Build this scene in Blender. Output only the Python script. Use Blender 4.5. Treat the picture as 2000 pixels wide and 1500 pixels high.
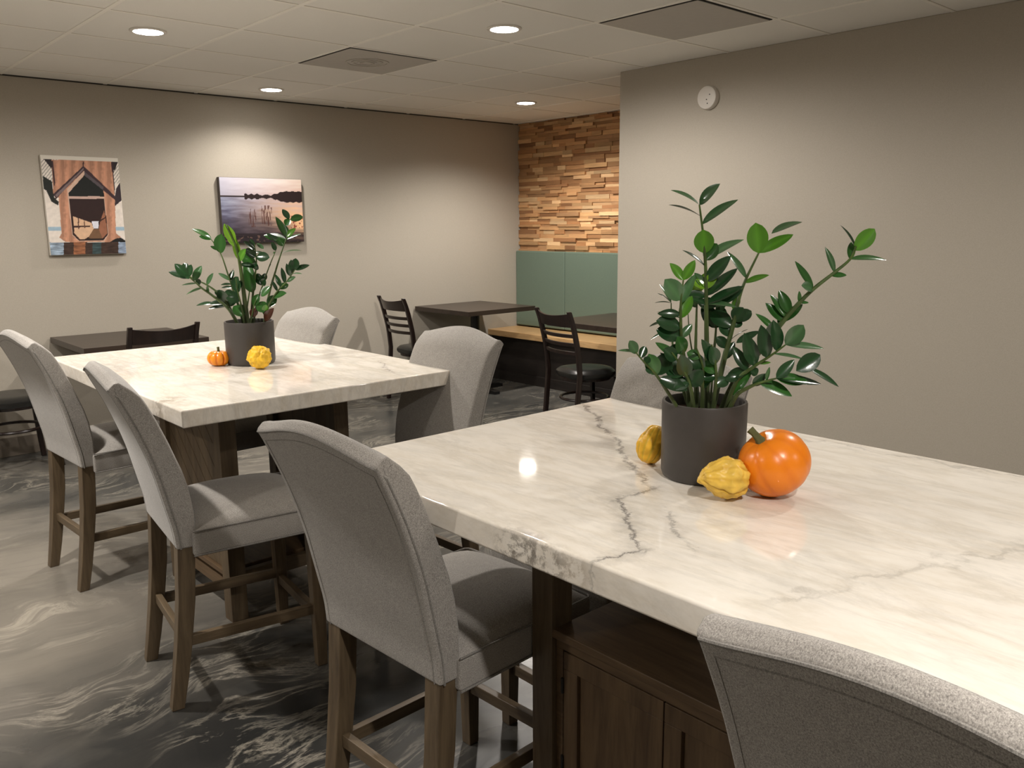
import bpy, bmesh, math, random
from mathutils import Vector, Matrix, Quaternion
from mathutils import noise as mn

for o in list(bpy.data.objects): bpy.data.objects.remove(o, do_unlink=True)
scene = bpy.context.scene
COL = scene.collection
R = math.radians

# ------------------------------------------------------------------ camera
F = 1650.0                       # focal length in pixels of a 2000 px wide frame
PITCH, ROLL, YAW = R(10.67), R(-0.489), R(-41.9)
CAMH = 1.457
_M = Matrix(((1,0,0),(0,0,-1),(0,1,0)))
_P = Matrix(((1,0,0),(0,math.cos(PITCH),-math.sin(PITCH)),(0,math.sin(PITCH),math.cos(PITCH))))
_R = Matrix(((math.cos(ROLL),-math.sin(ROLL),0),(math.sin(ROLL),math.cos(ROLL),0),(0,0,1)))
_W = Matrix(((math.cos(YAW),math.sin(YAW),0),(-math.sin(YAW),math.cos(YAW),0),(0,0,1)))
CM = _R @ _P @ _M @ _W           # room -> camera axes (right, down, forward)
cam = bpy.data.cameras.new('camera'); camo = bpy.data.objects.new('camera', cam); COL.objects.link(camo)
cam.sensor_width = 36.0; cam.sensor_fit = 'HORIZONTAL'; cam.lens = F/2000*36
cam.clip_start = .02
rows = [CM[0], -CM[1], -CM[2]]
mw = Matrix(((rows[0][0],rows[1][0],rows[2][0],0),(rows[0][1],rows[1][1],rows[2][1],0),(rows[0][2],rows[1][2],rows[2][2],CAMH),(0,0,0,1)))
camo.matrix_world = mw
scene.camera = camo

# ------------------------------------------------------------------ world, exposure
w = bpy.data.worlds.new('world'); scene.world = w; w.use_nodes = True
w.node_tree.nodes['Background'].inputs[0].default_value = (1, .9, .78, 1)
w.node_tree.nodes['Background'].inputs[1].default_value = 0.05
scene.view_settings.view_transform = 'Standard'; scene.view_settings.look = 'None'
scene.view_settings.gamma = 1.0; scene.view_settings.use_curve_mapping = False
scene.view_settings.exposure = 0.5

CEIL = 2.396
LAMP_W = 105.0                    # watts of each ceiling downlight
LAMP_COL = (1.0, .94, .875)
SPOT_DEG = 149
# (x, y, in view)
LAMPS = [(1.598,4.40,1),(2.89,3.255,1),(2.87,5.672,1),(4.698,5.046,1),
         (.15,5.67,0),(.2,3.25,0),(.5,-.35,0),(2.9,.85,0),(-1.3,2.0,0),(-1.3,4.5,0),(2.2,-1.6,0)]  # unseen lamps

# ------------------------------------------------------------------ helpers
def lin(c): return tuple((v/12.92 if v <= .04045 else ((v+.055)/1.055)**2.4) for v in c)
def rgb(r,g,b): return (*lin((r/255,g/255,b/255)),1)

def tag(o, label=None, cat=None, group=None, kind=None):
    if label: o['label'] = label
    if cat: o['category'] = cat
    if group: o['group'] = group
    if kind: o['kind'] = kind
    return o

def empty(name, loc=(0,0,0), rz=0, label=None, cat=None, group=None):
    o = bpy.data.objects.new(name, None); COL.objects.link(o)
    o.location = loc; o.rotation_euler = (0,0,rz); o.empty_display_size = .1
    return tag(o, label, cat, group)

def obj(name, bm, mat, parent=None, smooth=False, bevel=0, segs=2, angle=40, loc=None, keep=False):
    me = bpy.data.meshes.new(name)
    if not keep: bmesh.ops.recalc_face_normals(bm, faces=bm.faces)
    if smooth:
        for f in bm.faces: f.smooth = True
        for e in bm.edges:
            if len(e.link_faces) == 2 and e.calc_face_angle(0) > R(angle): e.smooth = False
    bm.to_mesh(me); bm.free()
    if mat: 
        for m in (mat if isinstance(mat,(list,tuple)) else [mat]): me.materials.append(m)
    o = bpy.data.objects.new(name, me); COL.objects.link(o)
    if parent: o.parent = parent
    if loc: o.location = loc
    if bevel:
        b = o.modifiers.new('bevel','BEVEL'); b.width = bevel; b.segments = segs; b.limit_method = 'ANGLE'; b.angle_limit = R(angle)
        b.harden_normals = False
        for p in me.polygons: p.use_smooth = True
        wn = o.modifiers.new('wn','WEIGHTED_NORMAL'); wn.keep_sharp = True
    return o

def copy_tree(o, parent=None):
    c = o.copy(); COL.objects.link(c)
    if parent:
        c.parent = parent; c.matrix_parent_inverse = o.matrix_parent_inverse.copy()
    for ch in list(o.children): copy_tree(ch, c)
    return c

def box(bm, x0,x1,y0,y1,z0,z1):
    v = [bm.verts.new(p) for p in ((x0,y0,z0),(x1,y0,z0),(x1,y1,z0),(x0,y1,z0),(x0,y0,z1),(x1,y0,z1),(x1,y1,z1),(x0,y1,z1))]
    for q in ((0,3,2,1),(4,5,6,7),(0,1,5,4),(1,2,6,5),(2,3,7,6),(3,0,4,7)): bm.faces.new([v[i] for i in q])
    return v

def loft(bm, rings, closed=True, caps=True):
    vs = [[bm.verts.new(p) for p in r] for r in rings]
    n = len(vs[0])
    for a,b in zip(vs, vs[1:]):
        for i in range(n if closed else n-1):
            j = (i+1) % n
            bm.faces.new((a[i],a[j],b[j],b[i]))
    if caps and closed:
        bm.faces.new(list(reversed(vs[0]))); bm.faces.new(vs[-1])
    return vs

def frames(pts):
    pts = [Vector(p) for p in pts]; out = []; up = None
    for i,p in enumerate(pts):
        d = (pts[min(i+1,len(pts)-1)] - pts[max(i-1,0)]).normalized()
        if up is None:
            up = Vector((0,0,1)) if abs(d.z) < .9 else Vector((1,0,0))
        s = d.cross(up).normalized(); up = s.cross(d).normalized()
        out.append((p,s,up))
    return out

def tube(bm, pts, r, n=8, closed=False, sx=1.0, sy=1.0):
    fr = frames(pts); rs = r if isinstance(r,(list,tuple)) else [r]*len(pts)
    rings = []
    for (p,s,u),rr in zip(fr,rs):
        rings.append([p + s*math.cos(2*math.pi*k/n)*rr*sx + u*math.sin(2*math.pi*k/n)*rr*sy for k in range(n)])
    if closed:
        vs = [[bm.verts.new(q) for q in rg] for rg in rings]
        for a in range(len(vs)):
            A,Bq = vs[a], vs[(a+1)%len(vs)]
            for i in range(n):
                j=(i+1)%n; bm.faces.new((A[i],A[j],Bq[j],Bq[i]))
    else: loft(bm, rings)

def lathe(bm, prof, n=48, cx=0, cy=0):
    vs = []
    for r,z in prof:
        if r < 1e-6: vs.append([bm.verts.new((cx,cy,z))])
        else: vs.append([bm.verts.new((cx+r*math.cos(2*math.pi*k/n), cy+r*math.sin(2*math.pi*k/n), z)) for k in range(n)])
    for a,b in zip(vs,vs[1:]):
        for i in range(n):
            j=(i+1)%n
            if len(a)==1 and len(b)==1: continue
            if len(a)==1: bm.faces.new((a[0],b[i],b[j]))
            elif len(b)==1: bm.faces.new((a[i],a[j],b[0]))
            else: bm.faces.new((a[i],a[j],b[j],b[i]))

def interp(tab, z):
    if z <= tab[0][0]: 
        (z0,x0),(z1,x1) = tab[0],tab[1]
    elif z >= tab[-1][0]:
        (z0,x0),(z1,x1) = tab[-2],tab[-1]
    else:
        for k in range(len(tab)-1):
            if tab[k][0] <= z <= tab[k+1][0]: (z0,x0),(z1,x1) = tab[k],tab[k+1]; break
    return x0 + (x1-x0)*(z-z0)/(z1-z0)

# ------------------------------------------------------------------ materials
class NT:
    def __init__(s, name):
        s.m = bpy.data.materials.new(name); s.m.use_nodes = True; s.t = s.m.node_tree
        s.b = s.t.nodes['Principled BSDF']; s.tc = s.n('ShaderNodeTexCoord')
    def n(s, typ, **kw):
        x = s.t.nodes.new(typ)
        for k,v in kw.items(): setattr(x,k,v)
        return x
    def l(s, a, b): s.t.links.new(a, b)
    def mapping(s, scale=(1,1,1), rot=(0,0,0), loc=(0,0,0), src=None):
        m = s.n('ShaderNodeMapping'); m.inputs['Scale'].default_value = scale; m.inputs['Rotation'].default_value = rot; m.inputs['Location'].default_value = loc
        s.l(src or s.tc.outputs['Object'], m.inputs[0]); return m.outputs[0]
    def noise(s, vec, scale, detail=4, rough=.5, dist=0):
        x = s.n('ShaderNodeTexNoise'); x.inputs['Scale'].default_value = scale; x.inputs['Detail'].default_value = detail
        x.inputs['Roughness'].default_value = rough; x.inputs['Distortion'].default_value = dist
        s.l(vec, x.inputs['Vector']); return x.outputs['Fac']
    def ramp(s, fac, stops, interp='LINEAR'):
        x = s.n('ShaderNodeValToRGB'); x.color_ramp.interpolation = interp
        el = x.color_ramp.elements
        while len(el) < len(stops): el.new(.5)
        for e,(p,c) in zip(el,stops):
            e.position = p; e.color = c if not isinstance(c,(int,float)) else (c,c,c,1)
        s.l(fac, x.inputs[0]); return x.outputs[0]
    def mix(s, fac, a, b, blend='MIX'):
        x = s.n('ShaderNodeMix', data_type='RGBA', blend_type=blend)
        for val,sock in ((fac,x.inputs[0]),(a,x.inputs[6]),(b,x.inputs[7])):
            if hasattr(val,'links'): s.l(val, sock)
            else: sock.default_value = val
        return x.outputs[2]
    def math(s, op, a, b=0, c=0):
        x = s.n('ShaderNodeMath', operation=op)
        for val,sock in zip((a,b,c), x.inputs):
            if hasattr(val,'links'): s.l(val, sock)
            else: sock.default_value = val
        return x.outputs[0]
    def bump(s, h, strength=.3, dist=.01):
        x = s.n('ShaderNodeBump'); x.inputs['Strength'].default_value = strength; x.inputs['Distance'].default_value = dist
        s.l(h, x.inputs['Height']); s.l(x.outputs[0], s.b.inputs['Normal'])
    def set(s, color=None, rough=None, spec=None, metal=None, coat=None, coatr=None):
        for key,val in (('Base Color',color),('Roughness',rough),('Specular IOR Level',spec),('Metallic',metal),('Coat Weight',coat),('Coat Roughness',coatr)):
            if val is None: continue
            if hasattr(val,'links'): s.l(val, s.b.inputs[key])
            else: s.b.inputs[key].default_value = val
        return s.m

def mat_plain(name, col, rough=.5, spec=.5, var=.08, scale=30, bump=.0, metal=0):
    t = NT(name); nz = t.noise(t.tc.outputs['Object'], scale, 4)
    a = tuple(c*(1-var) for c in col[:3])+(1,); b = tuple(min(1,c*(1+var)) for c in col[:3])+(1,)
    t.set(t.mix(nz,a,b), rough, spec, metal)
    if bump: t.bump(nz, bump, .004)
    return t.m

def mat_wall():
    t = NT('greige wall paint'); v = t.tc.outputs['Object']
    big = t.noise(v, 1.2, 3); fine = t.noise(v, 260, 2)
    c = t.mix(big, rgb(176,167,152), rgb(182,173,158)); c = t.mix(.12, c, t.ramp(fine,[(.3,.25),(.7,.55)]), 'MIX')
    t.set(c, .75, .25); t.bump(fine, .12, .002); return t.m

def mat_ceiling():
    t = NT('white acoustic ceiling tile'); v = t.tc.outputs['Object']
    f = t.noise(v, 180, 4, .7); g = t.noise(v, 2.0, 2)
    c = t.mix(g, rgb(240,237,230), rgb(244,241,235)); c = t.mix(t.ramp(f,[(.62,0),(.75,.35)]), c, rgb(190,183,172))
    t.set(c, .9, .1); t.bump(f, .25, .003); return t.m

def mat_marble(name, seed, rot, veins, spots=(), streak=1.0):
    t = NT(name); O = t.tc.outputs['Object']
    loc = (seed*3.1, seed*1.7, seed*.9)
    base = t.mix(t.noise(t.mapping((1.0,1.0,1.0),(0,0,rot),loc), 2.2, 4, .55, .6), rgb(248,242,232), rgb(232,226,216))
    # long faint grey streaks
    m = t.mapping((5.0,1.15,2.0),(0,0,rot),loc)
    s1 = t.noise(m, 1.9, 8, .68, .35)
    d1 = t.math('ABSOLUTE', t.math('SUBTRACT', s1, .5))
    base = t.mix(t.ramp(d1,[(0,.26*streak),(.014,.16*streak),(.06,.0)]), base, rgb(172,167,158))
    s2 = t.noise(t.mapping((3.2,.9,2.0),(0,0,rot+.25),(loc[0]+5,loc[1],0)), 2.6, 7, .66, .3)
    d2 = t.math('ABSOLUTE', t.math('SUBTRACT', s2, .52))
    base = t.mix(t.ramp(d2,[(0,.26*streak),(.03,.13*streak),(.09,0)]), base, rgb(190,172,140))
    cl = t.noise(t.mapping((2.0,1.0,1.0),(0,0,rot),(loc[0],loc[1]+9,0)), 3.0, 6, .65, .8)
    base = t.mix(t.ramp(cl,[(.54,0),(.72,.38*streak)]), base, rgb(180,176,168))
    # distinct jagged veins: straight line a->b bent by noise, |distance| small
    sep = t.n('ShaderNodeSeparateXYZ'); t.l(O, sep.inputs[0])
    wob = t.noise(O, 6.0, 3, .6); wob2 = t.noise(O, 34.0, 5, .75, .5)
    brk = t.noise(t.mapping((1,1,1),(0,0,0),(3,1,7)), 16, 4, .6)
    for (ax,ay,bx,by,amp,wd,col,op) in veins:
        dx,dy = bx-ax, by-ay; L = math.hypot(dx,dy); nx,ny = -dy/L, dx/L; ux,uy = dx/L, dy/L
        d = t.math('ADD', t.math('MULTIPLY', t.math('SUBTRACT', sep.outputs[0], ax), nx), t.math('MULTIPLY', t.math('SUBTRACT', sep.outputs[1], ay), ny))
        u = t.math('ADD', t.math('MULTIPLY', t.math('SUBTRACT', sep.outputs[0], ax), ux), t.math('MULTIPLY', t.math('SUBTRACT', sep.outputs[1], ay), uy))
        d = t.math('ADD', d, t.math('MULTIPLY', t.math('SUBTRACT', wob, .5), amp))
        d = t.math('ADD', d, t.math('MULTIPLY', t.math('SUBTRACT', wob2, .5), .055))
        mask = t.ramp(t.math('ABSOLUTE', d), [(0,op),(wd*.35,op*.7),(wd,0)])
        halo = t.ramp(t.math('ABSOLUTE', d), [(0,op*.35),(wd*5,0)])
        ends = t.math('MULTIPLY', t.ramp(t.math('ADD', u, .5), [(.47,0),(.53,1)]), t.ramp(t.math('SUBTRACT', L+.5, u), [(.47,0),(.53,1)]))
        mask = t.math('MULTIPLY', t.math('MAXIMUM', t.math('MULTIPLY', mask, t.ramp(brk,[(.35,.15),(.5,1)])), t.math('MULTIPLY',halo,t.ramp(brk,[(.4,.1),(.6,1)]))), ends)
        base = t.mix(mask, base, col)
    for (sx,sy,sz,rad,col) in spots:
        vm = t.n('ShaderNodeVectorMath', operation='DISTANCE'); t.l(O, vm.inputs[0]); vm.inputs[1].default_value = (sx,sy,sz)
        fall = t.ramp(vm.outputs['Value'], [(0,1),(rad,0)])
        nz = t.ramp(t.noise(O, 26, 7, .75, .25), [(.44,0),(.54,1),(.7,.5)])
        base = t.mix(t.math('MULTIPLY', fall, nz), base, col)
    t.set(base, .06, .5)
    rr = t.ramp(t.noise(O, 60, 3), [(.3,.045),(.7,.075)]); t.l(rr, t.b.inputs['Roughness'])
    t.b.inputs['Subsurface Weight'].default_value = 0
    return t.m

def mat_floor():
    t = NT('marbled grey epoxy floor'); O = t.tc.outputs['Object']
    warp = t.n('ShaderNodeTexNoise'); warp.inputs['Scale'].default_value = .9; warp.inputs['Detail'].default_value = 3; t.l(O, warp.inputs['Vector'])
    wv = t.n('ShaderNodeVectorMath', operation='MULTIPLY_ADD'); t.l(warp.outputs['Color'], wv.inputs[0]); wv.inputs[1].default_value = (1.1,1.1,0); t.l(O, wv.inputs[2])
    m = t.mapping((.95,2.3,1),(0,0,-.25),(0,0,0), wv.outputs[0])
    a = t.noise(m, .95, 6, .5, .35)
    c = t.ramp(a, [(.28,rgb(56,57,56)),(.42,rgb(82,81,78)),(.54,rgb(112,108,101)),(.64,rgb(98,95,90)),(.78,rgb(132,126,116))])
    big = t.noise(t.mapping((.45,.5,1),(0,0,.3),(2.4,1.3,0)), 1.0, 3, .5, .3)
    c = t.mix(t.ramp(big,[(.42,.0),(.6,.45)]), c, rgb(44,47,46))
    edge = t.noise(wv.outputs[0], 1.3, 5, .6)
    for (fx,fy,rad,col,op) in ((.55,2.15,1.25,rgb(34,35,35),.9),(.15,3.75,1.5,rgb(158,150,137),.5),(3.9,4.6,1.5,rgb(48,50,50),.5)):  # fixed dark and light zones: marbling with floor shade and light painted in
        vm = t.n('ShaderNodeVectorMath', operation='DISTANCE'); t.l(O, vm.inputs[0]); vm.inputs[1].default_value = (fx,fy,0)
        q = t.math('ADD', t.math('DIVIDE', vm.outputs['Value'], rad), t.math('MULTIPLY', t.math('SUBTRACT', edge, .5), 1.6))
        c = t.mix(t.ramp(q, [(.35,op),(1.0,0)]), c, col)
    b = t.noise(t.mapping((1.2,4.5,1),(0,0,-.3),(4,2,0),wv.outputs[0]), 1.7, 8, .66, .4)
    d = t.math('ABSOLUTE', t.math('SUBTRACT', b, .5))
    br = t.noise(O, 1.6, 3)
    c = t.mix(t.math('MULTIPLY', t.ramp(d,[(0,.5),(.012,.25),(.04,0)]), t.ramp(br,[(.45,0),(.62,1)])), c, rgb(196,188,172))
    e = t.noise(t.mapping((2.2,8,1),(0,0,-.3),(1,7,0),wv.outputs[0]), 2.4, 8, .7, .3)
    c = t.mix(t.ramp(e,[(.5,0),(.7,.2)]), c, rgb(38,40,40))
    t.set(c, .26, .5)
    rr = t.ramp(a, [(.3,.2),(.7,.34)]); t.l(rr, t.b.inputs['Roughness'])
    t.bump(t.noise(t.mapping((1,2.5,1),(0,0,-.25),(0,0,0),wv.outputs[0]), 5, 4, .5), .10, .01)
    return t.m

def mat_fabric(name, dark, light):
    t = NT(name); O = t.tc.outputs['Object']
    f = t.noise(O, 480, 3, .75); g = t.noise(O, 45, 4, .6); m = t.noise(t.mapping((1,1,.4)), 760, 2, .6)
    k = t.math('ADD', t.math('MULTIPLY', f, .55), t.math('ADD', t.math('MULTIPLY', m, .38), t.math('MULTIPLY', g, .07)))
    c = t.ramp(k, [(.37,dark),(.5,tuple((a+b)/2 for a,b in zip(dark,light))),(.63,light)])
    t.set(c, .95, .12); t.b.inputs['Sheen Weight'].default_value = .25; t.b.inputs['Sheen Roughness'].default_value = .5
    t.bump(k, .35, .0015); return t.m

def mat_wood(name, c1, c2, axis='Z', rough=.45, scale=1.0, spec=.4):
    t = NT(name)
    sc = {'Z':(14,14,1.2),'X':(1.2,14,14),'Y':(14,1.2,14)}[axis]
    m = t.mapping(tuple(s*scale for s in sc))
    a = t.noise(m, 2.2, 7, .62, .7); b = t.noise(m, 9, 4, .6)
    c = t.mix(t.ramp(a,[(.3,0),(.7,1)]), c1, c2); c = t.mix(t.ramp(b,[(.5,0),(.7,.3)]), c, tuple(x*.45 for x in c1[:3])+(1,))
    t.set(c, rough, spec); t.bump(a, .12, .003); return t.m

def mat_attr(name, rough=.5, spec=.4, bump=0, bscale=80, grain=None, coat=0):
    t = NT(name); a = t.n('ShaderNodeVertexColor', layer_name='Col')
    c = a.outputs[0]
    if grain:
        g = t.noise(t.mapping(grain), 3, 6, .6, .5); c = t.mix(t.ramp(g,[(.35,.0),(.7,.45)]), c, (.16,.08,.035,1), 'MULTIPLY') if False else t.mix(1.0, c, t.ramp(g,[(.3,.8),(.7,1.1)]), 'MULTIPLY')
    t.set(c, rough, spec, coat=coat)
    if bump: t.bump(t.noise(t.tc.outputs['Object'], bscale, 4), bump, .003)
    return t.m

def mat_emit(name, col, st):
    t = NT(name); e = t.n('ShaderNodeEmission'); e.inputs[0].default_value = (*col,1); e.inputs[1].default_value = st
    t.l(e.outputs[0], t.t.nodes['Material Output'].inputs[0]); return t.m

M = {}
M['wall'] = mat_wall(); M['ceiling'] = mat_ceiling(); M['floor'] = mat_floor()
M['tbar_pale'] = mat_plain('white painted ceiling grid', rgb(250,246,238), .6, .2, .01)
M['fabric'] = mat_fabric('heathered grey upholstery', rgb(112,108,104), rgb(182,177,170))
M['seam'] = mat_fabric('grey piping', rgb(92,89,85), rgb(150,146,140))
M['legwood'] = mat_wood('weathered brown wood', rgb(76,63,48), rgb(112,96,74), 'Z')
M['barwood'] = mat_wood('weathered brown wood rail', rgb(76,63,48), rgb(112,96,74), 'X')
M['barwoody'] = mat_wood('weathered brown wood cross rail', rgb(76,63,48), rgb(112,96,74), 'Y')
M['cabwood'] = mat_wood('dark brown cabinet wood', rgb(76,59,42), rgb(108,87,63), 'Z', .5)
M['shelfwood'] = mat_wood('dark brown shelf wood', rgb(76,59,42), rgb(108,87,63), 'Y', .45)
M['darktop'] = mat_wood('espresso laminate', rgb(46,37,31), rgb(66,55,47), 'X', .32, .6)
M['black'] = mat_plain('black painted metal', rgb(20,19,19), .4, .5, .2)
M['blackwood'] = mat_wood('espresso stained wood', rgb(26,18,16), rgb(42,29,25), 'Z', .28, 1, .5)
M['vinyl'] = mat_plain('black vinyl', rgb(26,26,25), .3, .5, .15, 60, .1)
M['oak'] = mat_wood('light oak butcher block', rgb(186,146,98), rgb(212,176,128), 'Y', .35)
M['green'] = mat_plain('sage green vinyl', rgb(104,120,106), .55, .35, .05, 90, .15)
M['panel'] = mat_wood('black brown bench front', rgb(30,26,24), rgb(44,38,34), 'Y', .5)
M['pot'] = mat_plain('charcoal matte ceramic', rgb(66,62,59), .42, .4, .12, 45, .12)
M['soil'] = mat_plain('dark potting soil', rgb(46,32,24), .95, .1, .5, 90, 1.0)
M['vent'] = mat_plain('grey painted vent', rgb(190,184,176), .6, .3, .05)
M['ventdark'] = mat_plain('dark vent gap', rgb(50,47,44), .8, .2, .05)
M['white'] = mat_plain('white plastic', rgb(222,216,208), .4, .4, .02)
M['trimdark'] = mat_plain('dark edge strip', rgb(60,56,52), .8, .2, .05)
M['base'] = mat_plain('brown grey vinyl baseboard', rgb(112,103,92), .5, .4, .1, 12)
M['lens'] = mat_emit('glowing downlight lens', (1,.94,.85), 30)
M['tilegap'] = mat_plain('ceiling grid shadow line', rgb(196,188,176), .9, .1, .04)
M['leaf'] = mat_attr('glossy green leaf', .19, .6, .06, 120)
M['stem'] = mat_attr('green brown stem', .5, .4)
M['picture'] = mat_attr('printed canvas', .6, .25, .1, 500)
M['canvas'] = mat_plain('canvas wrap edge', rgb(92,86,82), .8, .2, .1)
M['canvasw'] = mat_plain('pale canvas wrap edge', rgb(214,208,198), .8, .2, .05)
M['clad'] = mat_attr('split oak wall blocks', .6, .3, .3, 60, grain=(16,2.2,22))
M['pumpkin'] = mat_attr('waxy pumpkin skin', .3, .5, .08, 40)
M['gourd'] = mat_attr('warty gourd skin', .42, .4, .25, 60)
M['gstem'] = mat_plain('dry green brown stem', rgb(92,92,58), .8, .2, .3, 90, .5)

def colour(bm, fn):
    """vertex colour per face corner: fn(face, vert) -> linear rgba"""
    lay = bm.loops.layers.color.get('Col') or bm.loops.layers.float_color.get('Col') or bm.loops.layers.float_color.new('Col')
    for f in bm.faces:
        for lp in f.loops: lp[lay] = fn(f, lp.vert)

def struct(name, bm, mat, **kw): return tag(obj(name, bm, mat, **kw), kind='structure')

# ------------------------------------------------------------------ room shell
YB = 6.16; XW = 5.67; XP = 4.248; PEND = 3.69
X0, Y0 = -2.6, -2.2
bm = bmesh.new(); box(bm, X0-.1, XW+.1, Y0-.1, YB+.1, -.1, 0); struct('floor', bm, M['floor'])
bm = bmesh.new(); box(bm, X0-.1, XW+.1, Y0-.1, YB+.1, CEIL, CEIL+.1); struct('ceiling', bm, M['ceiling'])
bm = bmesh.new(); box(bm, X0-.1, XW+.1, YB, YB+.1, 0, CEIL); struct('wall_back', bm, M['wall'])
bm = bmesh.new(); box(bm, XW, XW+.1, Y0, YB, 0, CEIL); struct('wall_far_right', bm, M['wall'])
bm = bmesh.new(); box(bm, XP, XP+.14, Y0, PEND, 0, CEIL); struct('wall_right', bm, M['wall'], bevel=.004)
bm = bmesh.new(); box(bm, X0-.1, X0, Y0, YB, 0, CEIL); struct('wall_left', bm, M['wall'])
bm = bmesh.new(); box(bm, X0, XW, Y0-.1, Y0, 0, CEIL); struct('wall_front', bm, M['wall'])
bm = bmesh.new(); box(bm, X0, 5.2, YB-.012, YB, 0, .125); struct('baseboard_back', bm, M['base'], bevel=.003)
bm = bmesh.new(); box(bm, XP-.012, XP, Y0, PEND, 0, .125); struct('baseboard_right', bm, M['base'], bevel=.003)

# suspended ceiling bars and tile edges
bm = bmesh.new()
gx = [3.14+.608*k for k in range(-9,5)]; gy = [2.295+.6*k for k in range(-7,7)]
for x in gx:
    if X0 < x < XW: box(bm, x-.011, x+.011, Y0, YB, CEIL-.003, CEIL+.01)
for y in gy:
    if Y0 < y < YB: box(bm, X0, XW, y-.009, y+.009, CEIL-.0022, CEIL+.01)
struct('trim_1', bm, M['tbar_pale'])
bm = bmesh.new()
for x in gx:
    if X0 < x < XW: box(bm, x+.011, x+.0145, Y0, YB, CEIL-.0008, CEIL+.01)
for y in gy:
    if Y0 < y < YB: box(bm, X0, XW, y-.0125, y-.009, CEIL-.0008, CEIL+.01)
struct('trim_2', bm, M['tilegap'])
# thin dark strip where the back wall meets the ceiling
bm = bmesh.new(); box(bm, X0, XW, YB-.006, YB, CEIL-.008, CEIL); struct('trim_3', bm, M['trimdark'])

# split wood block cladding on the alcove wall
random.seed(11)
bm = bmesh.new(); lay = bm.loops.layers.float_color.new('Col')
z = 1.19; cols = [(188,142,98),(206,162,114),(222,184,138),(176,128,86),(198,152,106),(164,118,80),(214,172,126),(190,146,104)]
while z < CEIL-.002:
    h = random.choice((.022,.028,.033,.038)); z1 = min(z+h, CEIL-.001)
    y = YB - .002
    while y > 3.9:
        L = random.uniform(.09,.3); y1 = max(y-L, 3.88); d = random.choice((.010,.016,.022,.030))
        nf = len(bm.faces); box(bm, XW-.012-d, XW, y1, y-.0008, z, z1-.0008)
        bm.faces.ensure_lookup_table()
        c = random.choice(cols); k = random.uniform(.85,1.1); c = rgb(min(255,c[0]*k),min(255,c[1]*k),min(255,c[2]*k))
        for f in bm.faces[nf:]:
            for lp in f.loops: lp[lay] = c
        y = y1
    z = z1
struct('wall_wood_cladding', bm, M['clad'])

# ------------------------------------------------------------------ downlights
def downlight(x, y, vis, i):
    labels = {0:'round recessed downlight glowing in the ceiling nearest the top left of the photo',
              1:'round recessed downlight glowing in the ceiling between the two grey vent panels',
              2:'small recessed downlight close to the back wall above the lake picture',
              3:'small recessed downlight in front of the wood block wall'}
    t = empty('downlight', (x,y,CEIL), 0, labels.get(i,'unseen ceiling downlight outside the view, one of a set partly added as fill light'), 'ceiling light', 'recessed ceiling downlights')
    bm = bmesh.new()
    prof = [(.067,-.0005),(.086,-.0005),(.086,-.004),(.083,-.007),(.069,-.008),(.067,-.002),(.067,-.0005)]
    lathe(bm, prof, 40); obj('trim_ring', bm, M['white'], t, smooth=True)
    bm = bmesh.new(); lathe(bm, [(0,-.012),(.05,-.011),(.066,-.008),(.066,-.001),(0,-.001)], 40); obj('lens', bm, M['lens'], t)
    L = bpy.data.lights.new('downlight_beam','SPOT'); near_wall = i in (2,3,4); L.energy = LAMP_W*{2:.34,3:1.05,4:.38,0:.74,1:.95,5:1.35,6:1.25,7:.4,8:.8,9:.6,10:.6}.get(i,1); L.color = LAMP_COL
    L.spot_size = R(SPOT_DEG if near_wall else 177 if i < 2 else 172); L.spot_blend = .65 if near_wall else .45 if i < 2 else .9; L.shadow_soft_size = .045
    lo = bpy.data.objects.new('downlight_beam', L); COL.objects.link(lo); lo.parent = t; lo.location = (0,0,-.02)
for i,(x,y,v) in enumerate(LAMPS): downlight(x,y,v,i)

# ------------------------------------------------------------------ ceiling vents
def vent(x0, x1, y0, y1, label, round_):
    t = empty('ceiling_vent', ((x0+x1)/2,(y0+y1)/2,CEIL), 0, label, 'vent', 'square ceiling vent panels')
    w,h = (x1-x0)/2,(y1-y0)/2
    bm = bmesh.new(); box(bm,-w,w,-h,h,-.0035,0); obj('backing', bm, M['ventdark'], t)
    bm = bmesh.new(); box(bm,-w+.009,w-.004,-h+.009,h-.004,-.0065,-.0035); obj('face_plate', bm, M['vent'], t, bevel=.003)
    if round_:
        bm = bmesh.new()
        for r in (.05,.085,.12):
            lathe(bm,[(r-.006,-.0066),(r-.006,-.010),(r+.006,-.010),(r+.006,-.0066)],40)
        box(bm,-.03,.03,-.03,.03,-.011,-.0066)
        obj('diffuser_ring', bm, M['vent'], t, smooth=True)
vent(3.155,3.735,2.31,2.875,'large plain grey square ceiling panel cut by the top edge of the photo', False)
vent(2.545,3.125,4.105,4.68,'grey square ceiling vent with a round diffuser above the middle of the room', True)

# ------------------------------------------------------------------ wall sensor
t = empty('smoke_detector', (XP,3.012,2.165), 0, 'small round white detector with three holes high on the right wall', 'detector')
bm = bmesh.new()
rings=[]
for r,d in ((.066,0),(.066,.022),(.062,.030),(.05,.034)):
    rings.append([(-d, r*math.cos(a*math.pi/20), r*math.sin(a*math.pi/20)) for a in range(40)])
loft(bm, rings); obj('housing', bm, M['white'], t, smooth=True)
for (dy,dz) in ((-.024,.014),(-.004,-.012),(-.010,-.034)):
    bm = bmesh.new(); loft(bm, [[(-d, dy+.0035*math.cos(a*math.pi/6), dz+.0035*math.sin(a*math.pi/6)) for a in range(12)] for d in (.032,.0352)])
    obj('sensor_hole', bm, M['black'], t)

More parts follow.
